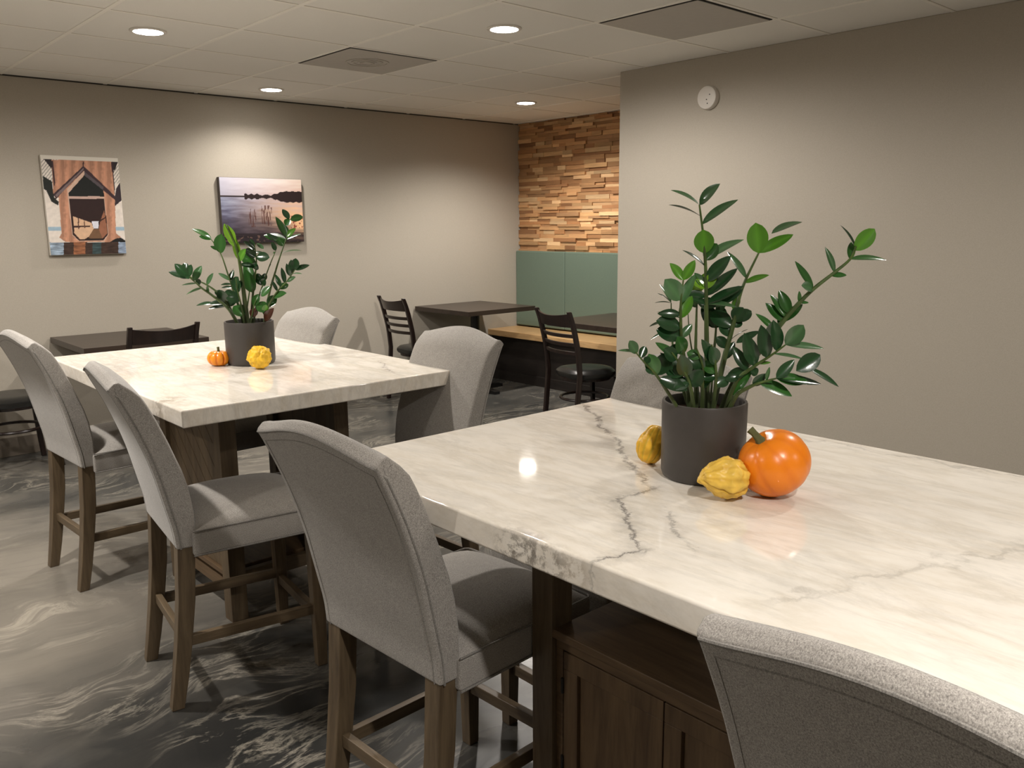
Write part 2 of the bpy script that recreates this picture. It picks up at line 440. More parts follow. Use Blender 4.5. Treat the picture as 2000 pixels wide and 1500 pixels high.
# ------------------------------------------------------------------ canvas pictures
def pip(x,y,poly):
    c=False; n=len(poly); j=n-1
    for i in range(n):
        xi,yi=poly[i]; xj,yj=poly[j]
        if (yi>y)!=(yj>y) and x < (xj-xi)*(y-yi)/(yj-yi)+xi: c = not c
        j=i
    return c
def fbm(x,y,s,sd=0): return mn.fractal(Vector((x*s,y*s,sd)),1.0,2.0,4)

BR = [ # painter order, coordinates of the printed image in its own quad
 ([(175,390),(270,450),(300,640),(350,690),(345,735),(270,690),(215,560),(180,540)],(34,36,32)),
 ([(1055,450),(1085,660),(985,745),(985,640),(1000,540)],(52,42,48)),
 ([(180,195),(280,205),(275,320)],(44,36,38)),([(930,225),(1020,235),(980,340)],(44,36,38)),
 ([(265,205),(945,222),(985,650),(1000,1060),(1060,1110),(940,1165),(430,1165),(360,1110),(385,1060),(350,650),(290,600)],(184,134,108)),
 ([(265,220),(285,222),(310,500),(295,500)],(60,40,44)),([(940,235),(962,235),(990,640),(975,560)],(60,40,44)),
 ([(612,230),(624,230),(626,300),(612,300)],(60,38,40)),
 ([(620,275),(1000,640),(985,672),(850,560),(620,330)],(62,44,48)),([(620,275),(622,335),(440,520),(320,660),(290,600)],(62,44,48)),
 ([(620,300),(624,318),(330,640),(310,612)],(120,104,104)),
 ([(625,335),(440,540),(500,1080),(570,1152),(870,1152),(912,1080),(850,550)],(206,174,154)),
 ([(630,340),(850,520),(850,590),(632,385)],(84,76,80)),
 ([(630,385),(455,590),(460,632),(862,632),(850,560)],(26,28,26)),
 ([(455,628),(812,628),(812,658),(458,658)],(196,166,154)),
 ([(465,658),(858,658),(908,1075),(852,1148),(578,1148),(505,1075)],(46,28,26)),
 ([(510,862),(715,938),(742,1010),(690,1100),(640,1132),(590,1132),(525,1060)],(214,176,144)),
 ([(522,972),(700,972),(700,988),(522,994)],(66,44,40)),([(560,880),(572,884),(580,1010),(568,1010)],(80,50,44)),([(630,905),(640,908),(648,1000),(636,1000)],(96,62,50)),
 ([(718,918),(797,918),(797,1002),(740,1008)],(222,222,232)),
 ([(740,1010),(797,1010),(850,1122),(680,1122)],(116,86,62)),
 ([(862,790),(902,1060),(842,1124),(800,1010),(822,900)],(150,100,76)),
 ([(812,905),(880,868),(882,882),(815,925)],(56,34,30)),
 ([(675,1122),(850,1122),(850,1148),(660,1148)],(34,26,24)),
 ([(930,1165),(1000,1125),(1060,1115),(1112,1150),(1125,1260),(1080,1170)],(26,26,26)),
]
def bridge(u,v):
    v = 1-v
    tl,tr,br_,bl = (145,152),(1018,192),(1125,1300),(275,1320)
    x = (tl[0]*(1-u)+tr[0]*u)*(1-v)+(bl[0]*(1-u)+br_[0]*u)*v
    y = (tl[1]*(1-u)+tr[1]*u)*(1-v)+(bl[1]*(1-u)+br_[1]*u)*v
    if v < .04: return (216,210,198)
    n = fbm(x,y,.02)
    c = (226,216,206)
    if 985 < y < 1032: c = (158,182,198)
    if y < 480 and math.sin((x*1.1+y*.8)*.16) > .55: c = (150,146,138)
    for poly,col in BR:
        if pip(x,y,poly):
            c = col
            if col[0] == 184: 
                k = 1+.10*math.sin(x*.06+n)+.08*mn.noise(Vector((x*.09,y*.006,0))); c = tuple(q*k for q in col)
    yw = 1168
    if y > yw:
        if x < 410: c = (160,178,196)
        elif 520 < x < 650: c = (160,104,72)
        elif 730 < x < 830: c = (62,80,82)
        elif x > 1030: c = (150,166,188)
        else: c = (70,52,44)
        k = .75+.3*fbm(x*.2,y,.05,3)+.15; c = tuple(q*k for q in c)
    return tuple(min(255,max(0,q*(1+.05*n))) for q in c)
def lake(u,v):
    v = 1-v
    n = fbm(u*3,v*14,1.6,2)
    sky0,sky1 = (178,178,196),(236,206,186)
    mixf = lambda a,b,t:(tuple(p+(q-p)*max(0,min(1,t)) for p,q in zip(a,b)))
    hz = .275-.01*u
    if v < hz: c = mixf(mixf((196,194,208),(236,220,206),u), mixf((176,174,190),(222,186,172),u), v/hz+.35*n)
    else:
        d = (v-hz)/(1-hz)
        c = mixf(mixf((150,156,178),(214,184,176),u*1.1), mixf((92,90,112),(244,196,150),u*1.2-.1), d*2.2+.5*n)
        c = mixf(c, (48,40,48), (d-.38)*1.9-.55*max(0,u-.55)*2+.3*n)
        if d > .8: c = mixf(c, (38,30,32), .7+.5*n)
        if d > .84 and fbm(u*12,v*12,1.5,5) > .42: c = (104,82,74)
    # far shore with its reflection
    hh = .012
    if u > .28: hh = .026+.008*math.sin(u*60)
    if .28 < u < .48: hh = .036+.01*math.sin(u*90)
    if u > .62: hh = .03+.055*min(1,(u-.62)/.15)+.006*math.sin(u*80)
    if -hh < v-hz-.012 < hh*1.05: c = (44,32,32)
    # reeds
    for (ru,rv,rw) in ((.36,.52,.05),(.53,.47,.055),(.58,.5,.03)):
        if abs(u-ru) < rw and rv-.05 < v < rv+.24:
            if mn.noise(Vector((u*95,v*7,ru))) > .12: c = mixf(c,(84,52,46),.75)
    if .78 < u and .58 < v < .78 and fbm(u*22,v*22,1,8) > .2: c = mixf(c,(128,50,44),.8)
    return tuple(min(255,max(0,q)) for q in c)

def picture(x0,x1,z0,z1,fn,nx,nz,label,depth,edge,lean=0):
    t = empty('canvas_picture', ((x0+x1)/2, YB, z0), 0, label, 'picture', 'canvas prints on the back wall')
    w=(x1-x0); h=z1-z0
    bm = bmesh.new(); box(bm,-w/2,w/2,-depth,-.004,0,h); obj('stretcher_frame', bm, edge, t, bevel=.003)
    bm = bmesh.new(); lay = bm.loops.layers.float_color.new('Col')
    g = [[bm.verts.new((-w/2+.002+(w-.004)*i/nx, -depth-.0012, .002+(h-.004)*j/nz)) for i in range(nx+1)] for j in range(nz+1)]
    cols = [[(*lin([q/255 for q in fn(i/nx,j/nz)]),1) for i in range(nx+1)] for j in range(nz+1)]
    for j in range(nz):
        for i in range(nx):
            f = bm.faces.new((g[j][i],g[j][i+1],g[j+1][i+1],g[j+1][i]))
            for lp,(a,b) in zip(f.loops, ((j,i),(j,i+1),(j+1,i+1),(j+1,i))): lp[lay] = cols[a][b]
    obj('printed_canvas', bm, M['picture'], t, keep=True)
picture(1.482,1.955,1.286,1.92,bridge,150,200,'tall canvas print of a wooden dock trestle hanging left on the back wall',.035,M['canvasw'])
picture(2.64,3.30,1.34,1.818,lake,180,130,'wide canvas print of a lake at sunset hanging behind the far plant',.045,M['canvas'])

# ------------------------------------------------------------------ banquette and bench (alcove)
BX0 = 5.22
t = empty('wall_bench', (BX0,YB,0), 0, 'light oak bench seat on a black front along the wood block wall', 'bench')
bm = bmesh.new(); box(bm,0,XW-BX0,-2.4,-.002,.422,.478); obj('seat_board', bm, M['oak'], t, bevel=.004)
bm = bmesh.new(); box(bm,.05,.08,-2.4,-.002,.0,.422); obj('front_panel', bm, M['panel'], t)
bm = bmesh.new(); box(bm,.035,.05,-2.4,-.002,0,.09); obj('kick_board', bm, M['panel'], t, bevel=.003)
t = empty('banquette_back', (XW,YB,.49), 0, 'sage green upholstered banquette back above the oak bench', 'banquette')
for k in range(4):
    y1 = -.004-.665*k
    bm = bmesh.new(); box(bm,-.085,-.012,y1-.662,y1,0,.72); obj('cushion_panel', bm, M['green'], t, bevel=.012, segs=3)

# ------------------------------------------------------------------ dark pedestal tables
def dark_table(x0,x1,y0,y1,label,H=.755):
    cx,cy=(x0+x1)/2,(y0+y1)/2
    t = empty('cafe_table',(cx,cy,0),0,label,'table','square espresso cafe tables')
    bm = bmesh.new(); box(bm,x0-cx,x1-cx,y0-cy,y1-cy,H-.038,H); obj('tabletop', bm, M['darktop'], t, bevel=.002)
    bm = bmesh.new(); lathe(bm,[(.0,H-.04),(.12,H-.04),(.12,H-.05),(.04,H-.055),(.04,.06),(.06,.04),(0,.04)],24); obj('column', bm, M['black'], t, smooth=True)
    bm = bmesh.new()
    for a in (0,math.pi/2):
        q = bmesh.new()
        for s in (-1,1):
            rings=[]
            for u in (0,.33,.66,1):
                r=.29*u; hw=.04-.012*u; zt=.06-.035*u
                c,sn=math.cos(a)*s,math.sin(a)*s
                rings.append([(c*r-sn*hw, sn*r+c*hw, .0),(c*r+sn*hw, sn*r-c*hw, .0),(c*r+sn*hw, sn*r-c*hw, zt),(c*r-sn*hw, sn*r+c*hw, zt)])
            loft(bm, rings)
        q.free()
    obj('base', bm, M['black'], t)
dark_table(1.43,2.19,5.40,6.145,'square espresso table against the back wall below the dock trestle picture')
dark_table(4.365,5.12,5.39,6.145,'square espresso table against the back wall beside the green banquette corner')
dark_table(4.39,5.14,3.36,4.50,'espresso table in front of the green banquette, half hidden by the right wall')

# ------------------------------------------------------------------ ladder back chairs
def make_ladder():
    t = empty('ladderback_chair')
    W=.205
    top=.885
    prof=[(0,-.235),(.2,-.215),(.44,-.195),(.6,-.21),(.75,-.245),(top,-.285)]
    for s in (-1,1):
        bm=bmesh.new(); rings=[]
        for k in range(15):
            z=top*k/14; x=interp(prof,z); hw=.0135; hd=.017 if z<.8 else .015
            yy=s*(W-.012+ .012*(z/top)); 
            if k==14: x-=.006
            rings.append([(x-hd,yy-hw,z),(x+hd,yy-hw,z),(x+hd,yy+hw,z),(x-hd,yy+hw,z)])
        loft(bm,rings); obj('rear_leg',bm,M['blackwood'],t,bevel=.005)
    def slat(z0,z1,name,dep=.045,dip=0):
        bm=bmesh.new(); rings=[]
        for k in range(17):
            u=-1+2*k/16; y=u*(W-.01); bow=dep*(1-u*u)
            xa=interp(prof,z0)-bow; xb=interp(prof,z1)-bow
            zt=z1-dip*(1-u*u)
            rings.append([(xa-.008,y,z0),(xa+.008,y,z0),(xb+.008,y,zt),(xb-.008,y,zt)])
        loft(bm,rings); obj(name,bm,M['blackwood'],t,bevel=.003)
    slat(.775,.872,'crest_rail',.04,.02)
    for z in (.715,.655,.595): slat(z-.012,z+.014,'slat')
    bm=bmesh.new()
    n=40; pro=[(0.0,.462),(.13,.464),(.18,.458),(.203,.440),(.206,.422),(.197,.405),(0,.405)]
    vs=[]
    for r,z in pro:
        if r==0: vs.append([bm.verts.new((0,0,z))]); continue
        ring=[]
        for k in range(n):
            a=2*math.pi*k/n; ca,sa=math.cos(a),math.sin(a)
            e=1.0 if ca>0 else (abs(ca)**3+abs(sa)**3)**(-1/3.)*.98
            ring.append(bm.verts.new((.0+r*ca*e*.98, r*sa*e, z)))
        vs.append(ring)
    for a,b in zip(vs,vs[1:]):
        for i in range(n):
            j=(i+1)%n
            if len(a)==1: bm.faces.new((a[0],b[i],b[j]))
            elif len(b)==1: bm.faces.new((a[i],a[j],b[0]))
            else: bm.faces.new((a[i],a[j],b[j],b[i]))
    obj('seat',bm,M['vinyl'],t,smooth=True)
    bm=bmesh.new(); lathe(bm,[(.0,.385),(.18,.385),(.185,.407),(0,.407)],32,-.01,0); obj('seat_frame',bm,M['blackwood'],t)
    for s in (-1,1):
        bm=bmesh.new(); rings=[]
        for z,x,y in ((0,.185,.17),(.2,.165,.155),(.40,.15,.145)):
            rings.append([(x-.014,s*y-.014,z),(x+.014,s*y-.014,z),(x+.014,s*y+.014,z),(x-.014,s*y+.014,z)])
        loft(bm,rings); obj('front_leg',bm,M['blackwood'],t,bevel=.004)
    bm=bmesh.new(); tube(bm,[(.17*math.cos(2*math.pi*k/36)-.02,.165*math.sin(2*math.pi*k/36),.25) for k in range(36)],.010,8,True); obj('ring_stretcher',bm,M['blackwood'],t,smooth=True)
    return t
lad = make_ladder()
def place(proto, first, x, y, deg, label, cat, group):
    o = proto if first else copy_tree(proto)
    o.location=(x,y,0); o.rotation_euler=(0,0,R(deg)); tag(o,label,cat,group); return o
G='espresso ladderback cafe chairs'
def behind(x,y,deg,d=.285): # chair origin from the middle of its top rail
    a=R(deg); return x+d*math.cos(a), y+d*math.sin(a)
x,y=behind(3.90,5.82,-5); place(lad,True,x,y,-5,'espresso ladderback chair in front of the wall on the left of the corner table','chair',G)
x,y=behind(4.065,4.105,-12); place(lad,False,x,y,-12,'espresso ladderback chair with black seat next to the right wall edge, facing the banquette','chair',G)
x,y=behind(1.83,5.175,93); place(lad,False,x,y,93,'espresso ladderback chair showing only its crest, tucked under the table below the dock trestle picture','chair',G)
place(lad,False,1.12,5.85,4,'chair at the left edge of the photo showing only its black vinyl seat','chair',G)

# ------------------------------------------------------------------ upholstered counter stools
K=.94
def make_stool():
    t = empty('counter_stool')
    rear=[(z*K,x*K) for z,x in ((.50,-.219),(.54,-.223),(.612,-.229),(.717,-.252),(.80,-.270),(.863,-.288),(.94,-.315),(.996,-.338),(1.061,-.368),(1.086,-.381))]
    front=[(z*K,x*K) for z,x in ((.50,-.160),(.55,-.158),(.666,-.160),(.746,-.172),(.80,-.186),(.844,-.202),(.894,-.219),(.979,-.252),(1.05,-.285),(1.11,-.322))]
    HW=.222
    def crown(u):            # camel back outline
        a=abs(u)
        if a>.96: return 0
        return .034*(.5+.5*math.cos(math.pi*a/.96))**.62
    def hw(v): return HW-.008*(1-v)
    NV,NU=20,28
    zb=.515; ztr=1.018; ztf=1.040
    def P(side,u,v):
        prof=rear if side==0 else front
        zt=(ztr if side==0 else ztf)+crown(u)
        z=zb+(zt-zb)*v
        if side==1 and v>.9:
            pass
        x=interp(prof,min(z,1.045 if side else 1.02)) 
        if z>1.02 and side==0: x=interp(rear,1.02)-(z-1.02)*.45
        if z>1.045 and side==1: x=interp(front,1.045)-(z-1.045)*.8
        pad=.010*(1-u*u)*(math.sin(math.pi*min(1,v*1.02))**.5 if 0<v<1 else 0)
        x += pad if side==1 else -pad*.5
        if side==1:
            if v>.86: x -= .020*((v-.86)/.14)**2; z -= .006*((v-.86)/.14)**2
            if abs(u)>.8: x -= .005*((abs(u)-.8)/.2)**2
        return Vector((x,u*hw(v),z))
    bm=bmesh.new()
    us=[-1+2*i/NU for i in range(NU+1)]
    R_=[[bm.verts.new(P(0,u,j/NV)) for u in us] for j in range(NV+1)]
    F_=[[bm.verts.new(P(1,u,j/NV)) for u in us] for j in range(NV+1)]
    for G_,flip in ((R_,True),(F_,False)):
        for j in range(NV):
            for i in range(NU):
                q=(G_[j][i],G_[j][i+1],G_[j+1][i+1],G_[j+1][i]); bm.faces.new(q[::-1] if flip else q)
    for j in range(NV):
        bm.faces.new((R_[j][0],F_[j][0],F_[j+1][0],R_[j+1][0])); bm.faces.new((F_[j][-1],R_[j][-1],R_[j+1][-1],F_[j+1][-1]))
    # slightly bulging top between the two edges
    mid=[bm.verts.new((P(0,u,1)+P(1,u,1))/2+Vector((.002,0,.009))) for u in us]
    for i in range(NU):
        bm.faces.new((R_[0][i],R_[0][i+1],F_[0][i+1],F_[0][i]))
        bm.faces.new((F_[-1][i],F_[-1][i+1],mid[i+1],mid[i])); bm.faces.new((mid[i],mid[i+1],R_[-1][i+1],R_[-1][i]))
    bm.faces.new((F_[-1][0],mid[0],R_[-1][0])); bm.faces.new((R_[-1][-1],mid[-1],F_[-1][-1]))
    back=obj('backrest',bm,M['fabric'],t,bevel=.011,segs=3,angle=38)
    # piping round the rear face
    bm=bmesh.new(); off=Vector((-.0005,0,0))
    L_=[P(0,-.985,j/NV)+Vector((.012,-.003,0)) for j in range(NV)]; T_=[P(0,u*.97,.992)+Vector((-.001,0,.002)) for u in us]; Rr=[P(0,.985,j/NV)+Vector((.012,.003,0)) for j in range(NV-1,-1,-1)]
    tube(bm,L_+T_+Rr,.0026,6)
    obj('piping',bm,M['seam'],back,smooth=True)
    bm=bmesh.new()
    tube(bm,[P(0,-.91,j/NV)+Vector((.0005,0,0)) for j in range(NV)]+[P(0,u*.91,.955)+Vector((.0005,0,0)) for u in us]+[P(0,.91,j/NV)+Vector((.0005,0,0)) for j in range(NV-1,-1,-1)],.0014,5)
    obj('stitching',bm,M['seam'],back,smooth=True)
    # seat: boxed cushion with a domed top
    bm=bmesh.new(); x0,x1,y0=-.165,.262,.225; N=18
    def Q(i,j):
        u,v=-1+2*i/N,-1+2*j/N
        d=(1-abs(u)**3.2)*(1-abs(v)**3.2)
        return Vector((x0+(x1-x0)*i/N, y0*v, .562+.055*d**.75))
    g=[[bm.verts.new(Q(i,j)) for j in range(N+1)] for i in range(N+1)]
    for i in range(N):
        for j in range(N): bm.faces.new((g[i][j],g[i+1][j],g[i+1][j+1],g[i][j+1]))
    lo=[]
    per=[g[i][0] for i in range(N+1)]+[g[N][j] for j in range(1,N+1)]+[g[i][N] for i in range(N-1,-1,-1)]+[g[0][j] for j in range(N-1,0,-1)]
    for vtx in per: lo.append(bm.verts.new((vtx.co.x,vtx.co.y,.488)))
    for k in range(len(per)):
        q=(k+1)%len(per); bm.faces.new((per[k],lo[k],lo[q],per[q]))
    bm.faces.new(lo)
    seat=obj('seat',bm,M['fabric'],t,bevel=.007,segs=2,angle=50)
    bm=bmesh.new(); loop=[(x0+.02,-y0),(x1,-y0),(x1,y0),(x0+.02,y0)]
    for zz,e in ((.566,.001),(.490,.0015)):
        pts=[(x0+.0,-y0-e,zz),(x1-.01,-y0-e,zz),(x1-.002,-y0+.006,zz),(x1+e,-y0+.014,zz),(x1+e,y0-.014,zz),(x1-.002,y0-.006,zz),(x1-.01,y0+e,zz),(x0,y0+e,zz)]
        tube(bm,pts,.0026,6)
    obj('piping',bm,M['seam'],seat,smooth=True)
    # legs
    for s in (-1,1):
        bm=bmesh.new(); rings=[]
        for z,xr,xf,yo,yi in ((0,-.262,-.224,.203,.165),(.10,-.247,-.204,.205,.163),(.21,-.232,-.186,.207,.161),(.35,-.217,-.167,.208,.160),(.53,-.207,-.156,.209,.159)):
            a,b=(s*yo,s*yi); lo_,hi=min(a,b),max(a,b)
            rings.append([(xr,lo_,z),(xf,lo_,z),(xf,hi,z),(xr,hi,z)])
        loft(bm,rings); obj('rear_leg',bm,M['legwood'],t,bevel=.003)
        bm=bmesh.new(); rings=[]
        for z,xr,xf,yo,yi in ((0,.208,.242,.203,.169),(.25,.203,.245,.206,.164),(.49,.198,.248,.210,.160)):
            a,b=(s*yo,s*yi); lo_,hi=min(a,b),max(a,b)
            rings.append([(xr,lo_,z),(xf,lo_,z),(xf,hi,z),(xr,hi,z)])
        loft(bm,rings); obj('front_leg',bm,M['legwood'],t,bevel=.003)
        bm=bmesh.new(); a,b=s*.192,s*.172
        loft(bm,[[(-.200,min(a,b),.193),(-.200,max(a,b),.193),(-.200,max(a,b),.226),(-.200,min(a,b),.226)],[(.215,min(a,b),.186),(.215,max(a,b),.186),(.215,max(a,b),.219),(.215,min(a,b),.219)]])
        obj('side_stretcher',bm,M['barwood'],t,bevel=.002)
    bm=bmesh.new(); box(bm,-.215,-.195,-.175,.175,.205,.238); obj('rear_stretcher',bm,M['barwoody'],t,bevel=.002)
    bm=bmesh.new(); box(bm,.21,.232,-.175,.175,.165,.198); obj('front_stretcher',bm,M['barwoody'],t,bevel=.002)
    return t
stool=make_stool()
GS='grey upholstered counter stools around the marble tables'
STOOLS=[
 (1.090,3.795,3.2,'grey upholstered counter stool furthest left, at the far corner of the far marble table'),
 (1.079,2.619,-7.5,'grey counter stool with its seat in view, near left corner of the far table'),
 (1.156,1.522,3.0,'grey upholstered counter stool seen from behind at the left side of the near marble table'),
 (1.070,.281,0.0,'grey upholstered counter stool in the bottom right corner, only its back in view'),
 (1.712,2.565,182,'grey upholstered counter stool facing the camera at the right corner of the far marble table'),
 (1.70,3.727,182,'grey upholstered counter stool facing the camera behind the far plant pot, against the back wall'),
 (1.745,1.530,180,'grey upholstered counter stool mostly hidden behind the large plant on the near marble table'),
]
for i,(x,y,a,lb) in enumerate(STOOLS): place(stool,i==0,x,y,a,lb,'bar stool',GS)

# ------------------------------------------------------------------ marble tables
TZ=.915; TH=.056
def marble_table(x0,x1,y0,y1,label,mat,kind,off=0):
    cx,cy=(x0+x1)/2,(y0+y1)/2
    t=empty('marble_counter_table',(cx,cy,0),0,label,'table','marble topped counter tables')
    bm=bmesh.new(); w,h=(x1-x0)/2,(y1-y0)/2; box(bm,-w,w,-h,h,TZ-TH,TZ); obj('marble_top',bm,mat,t,bevel=.006,segs=3)
    # base: four corner posts, top rails, low rails, storage cabinet with an open shelf above it
    top=[c for c in t.children]; bw,bl=.266,(.363 if kind=='doors' else .300); P_=.064
    for sx in (-1,1):
        for sy in (-1,1):
            xa,ya=sx*bw,sy*bl
            bm=bmesh.new(); box(bm,min(xa,xa-sx*P_),max(xa,xa-sx*P_),min(ya,ya-sy*P_),max(ya,ya-sy*P_),0,TZ-TH-.001); obj('post',bm,M['legwood'],t,bevel=.002)
    for sx in (-1,1):
        bm=bmesh.new(); xa=sx*(bw-.012); box(bm,min(xa,xa-sx*.03),max(xa,xa-sx*.03),-bl+P_,bl-P_,TZ-TH-.05,TZ-TH-.001); obj('top_rail',bm,M['shelfwood'],t,bevel=.002)
        bm=bmesh.new(); box(bm,min(xa,xa-sx*.03),max(xa,xa-sx*.03),-bl+P_,bl-P_,.10,.15); obj('low_rail',bm,M['shelfwood'],t,bevel=.002)
    for sy in (-1,1):
        bm=bmesh.new(); ya=sy*(bl-.012); box(bm,-bw+P_,bw-P_,min(ya,ya-sy*.03),max(ya,ya-sy*.03),TZ-TH-.05,TZ-TH-.001); obj('end_rail',bm,M['barwood'],t,bevel=.002)
        bm=bmesh.new(); box(bm,-bw+P_,bw-P_,min(ya,ya-sy*.03),max(ya,ya-sy*.03),.135,.185); obj('end_low_rail',bm,M['barwood'],t,bevel=.002)
    cab=M['cabwood']
    x_in=bw-.014
    if kind=='doors':
        bm=bmesh.new(); box(bm,-x_in-.012,x_in+.012,-bl+P_-.004,bl-P_+.004,.560,.580); obj('shelf_board',bm,M['shelfwood'],t,bevel=.003)
        bm=bmesh.new(); box(bm,-x_in+.02,x_in-.02,-bl+P_,bl-P_,.17,.56); cb=obj('cabinet_body',bm,cab,t)
        for s in (-1,1):
            X=s*x_in
            bm=bmesh.new(); xo,xi=X,X-s*.018
            def bb(y0_,y1_,z0_,z1_,d=0): box(bm,min(xo-s*d,xi),max(xo-s*d,xi),y0_,y1_,z0_,z1_)
            bb(-bl+P_,bl-P_,.535,.560); bb(-bl+P_,bl-P_,.15,.172); bb(-bl+P_,-bl+P_+.020,.172,.535); bb(bl-P_-.020,bl-P_,.172,.535)
            obj('face_frame',bm,M['shelfwood'],t,bevel=.0015)
            yl=bl-P_-.022
            for d in (-1,1):
                ya,yb=(0.0015,yl) if d>0 else (-yl,-.0015)
                bm=bmesh.new(); xo,xi=X,X-s*.018
                st=.042
                bb(ya,yb,.490,.532); bb(ya,yb,.176,.222); bb(ya,ya+st,.222,.490); bb(yb-st,yb,.222,.490); bb(ya+st,yb-st,.222,.490,.009)
                dr=obj('door',bm,cab,t,bevel=.0015)
                for hz in (.45,.26):
                    bm=bmesh.new(); yy=yb+.001 if d>0 else ya-.001
                    tube(bm,[(X+s*.002,yy,hz-.018),(X+s*.002,yy,hz+.018)],.0035,8); obj('hinge',bm,M['black'],dr,smooth=True)
    else:
        bm=bmesh.new(); box(bm,-x_in-.012,x_in+.012,-bl+P_-.004,bl-P_+.004,.17,.19); obj('shelf_board',bm,M['shelfwood'],t,bevel=.003)
        # side panels laid with diagonal planks
        for s in (-1,1):
            X=s*(x_in-.01)
            bm=bmesh.new(); box(bm,min(X,X-s*.02),max(X,X-s*.02),-bl+P_,bl-P_,.19,TZ-TH-.05); pn=obj('side_panel',bm,cab,t)
            bm=bmesh.new()
            ya,yb,za,zb=-bl+P_,bl-P_,.192,TZ-TH-.052
            n=11; wdt=.088
            for k in range(-8,16):
                c0=k*wdt; 
                # diagonal strip between lines (y-ya)-(z-za)=c0 and c0+wdt-.004 clipped to the panel
                poly=[(ya-2+c0+0,za-2),(ya-2+c0+wdt-.004,za-2),(ya+2+c0+wdt-.004,za+2),(ya+2+c0,za+2)]
                def clip(pl,f,g):
                    out=[]
                    for i in range(len(pl)):
                        a,b=pl[i],pl[(i+1)%len(pl)]; fa,fb=f(a),f(b)
                        if fa>=0: out.append(a)
                        if (fa>=0)!=(fb>=0):
                            tt=fa/(fa-fb); out.append((a[0]+(b[0]-a[0])*tt,a[1]+(b[1]-a[1])*tt))
                    return out
                for f in (lambda p:p[0]-ya, lambda p:yb-p[0], lambda p:p[1]-za, lambda p:zb-p[1]):
                    if len(poly)>2: poly=clip(poly,f,None)
                if len(poly)<3: continue
                loft(bm,[[(X,p[0],p[1]) for p in poly],[(X+s*.008,p[0],p[1]) for p in poly]])
            obj('diagonal_planks',bm,M['legwood'],pn)
    if off:
        for c in t.children:
            if c not in top: c.location.y += off
    return t
v1=lambda a:(a[0]-1.4825,a[1]-1.005)
def V(ax,ay,bx,by,cx,cy,*r): return (ax-cx,ay-cy,bx-cx,by-cy,*r)
C1=(1.4825,1.005); C2=(1.45,3.26)
dk=rgb(120,116,112)
mar1=mat_marble('white marble with grey veins',1.0,.12,[
  V(1.86,1.74,1.34,1.064,*C1,.08,.010,dk,.85), V(1.35,1.064,1.23,1.067,*C1,.03,.008,dk,.9), V(1.24,1.07,1.06,.862,*C1,.05,.008,dk,.95), V(1.07,.856,.965,.89,*C1,.03,.007,dk,.95), V(1.26,.96,1.12,.79,*C1,.06,.007,dk,.6),
  V(1.95,1.25,1.98,.45,*C1,.2,.012,dk,.35), V(1.05,.62,1.75,.35,*C1,.2,.012,rgb(150,142,130),.4)],
  spots=[(-.53,.075,TZ-.036,.062,rgb(84,72,60)),(-.53,.02,TZ-.028,.055,rgb(70,60,50)),(-.53,-.035,TZ-.034,.05,rgb(104,90,74)),(-.53,-.085,TZ-.03,.04,rgb(150,130,104))], streak=.8)
mar2=mat_marble('white marble with warm streaks',2.6,1.25,[
  V(1.75,2.62,1.88,2.9,*C2,.12,.008,dk,.6), V(1.0,3.4,1.9,3.75,*C2,.2,.014,rgb(190,170,150),.35)],
  spots=[(-.5,-.55,TZ-.03,.08,rgb(140,124,100))], streak=1.0)
marble_table(.965,2.00,.255,1.753,'near counter table with a veined white marble top over a cabinet with doors',mar1,'doors',-.072)
marble_table(.918,1.980,2.515,4.000,'far counter table with a white marble top over posts and diagonal planks',mar2,'planks',-.063)

# ------------------------------------------------------------------ plants
UPc=None
def unproj(px,py,dist):
    """point on the sight line at a horizontal distance (along the view heading)"""
    d=Vector(((px-1000)/F,(py-750)/F,1.0)); w_=CM.transposed() @ d
    h=Vector((math.cos(math.pi/2+YAW),0,0))
    heading=Vector((-math.sin(YAW),math.cos(YAW),0))
    k=dist/(w_.x*heading.x+w_.y*heading.y)
    return Vector((w_.x*k,w_.y*k,CAMH+w_.z*k))

def leaf_mesh(bm, a, b, w, lay, col, nrm, curl=.12, fold=.22):
    a,b=Vector(a),Vector(b); ax=(b-a); L=ax.length; ax.normalize()
    s=ax.cross(nrm)
    if s.length<1e-4: s=ax.cross(Vector((0,0,1)))
    s.normalize(); n=s.cross(ax).normalized()
    N=9; rows=[]; ex=1.06 if w>.55*L else .88
    for k in range(N+1):
        t_=k/N
        ww=w*.5*(math.sin(math.pi*t_**ex)**(.62 if ex>1 else .75) if 0<t_<1 else 0)+.0004
        c=a+ax*L*t_-n*curl*L*(t_*t_)*.8+n*curl*L*.25*math.sin(math.pi*t_)
        rows.append((bm.verts.new(c+s*ww+n*ww*fold),bm.verts.new(c+s*ww*.5+n*ww*fold*.32),bm.verts.new(c),bm.verts.new(c-s*ww*.5+n*ww*fold*.32),bm.verts.new(c-s*ww+n*ww*fold)))
    for r0,r1 in zip(rows,rows[1:]):
        for i in range(4):
            f=bm.faces.new((r0[i],r0[i+1],r1[i+1],r1[i])); f.smooth=True
            m=1.18 if i in (1,2) else 1.0
            for lp in f.loops:
                mid = lp.vert in (r0[2],r1[2])
                k=1.35 if mid else 1.0
                lp[lay]=(col[0]*k,col[1]*k,col[2]*k,1)

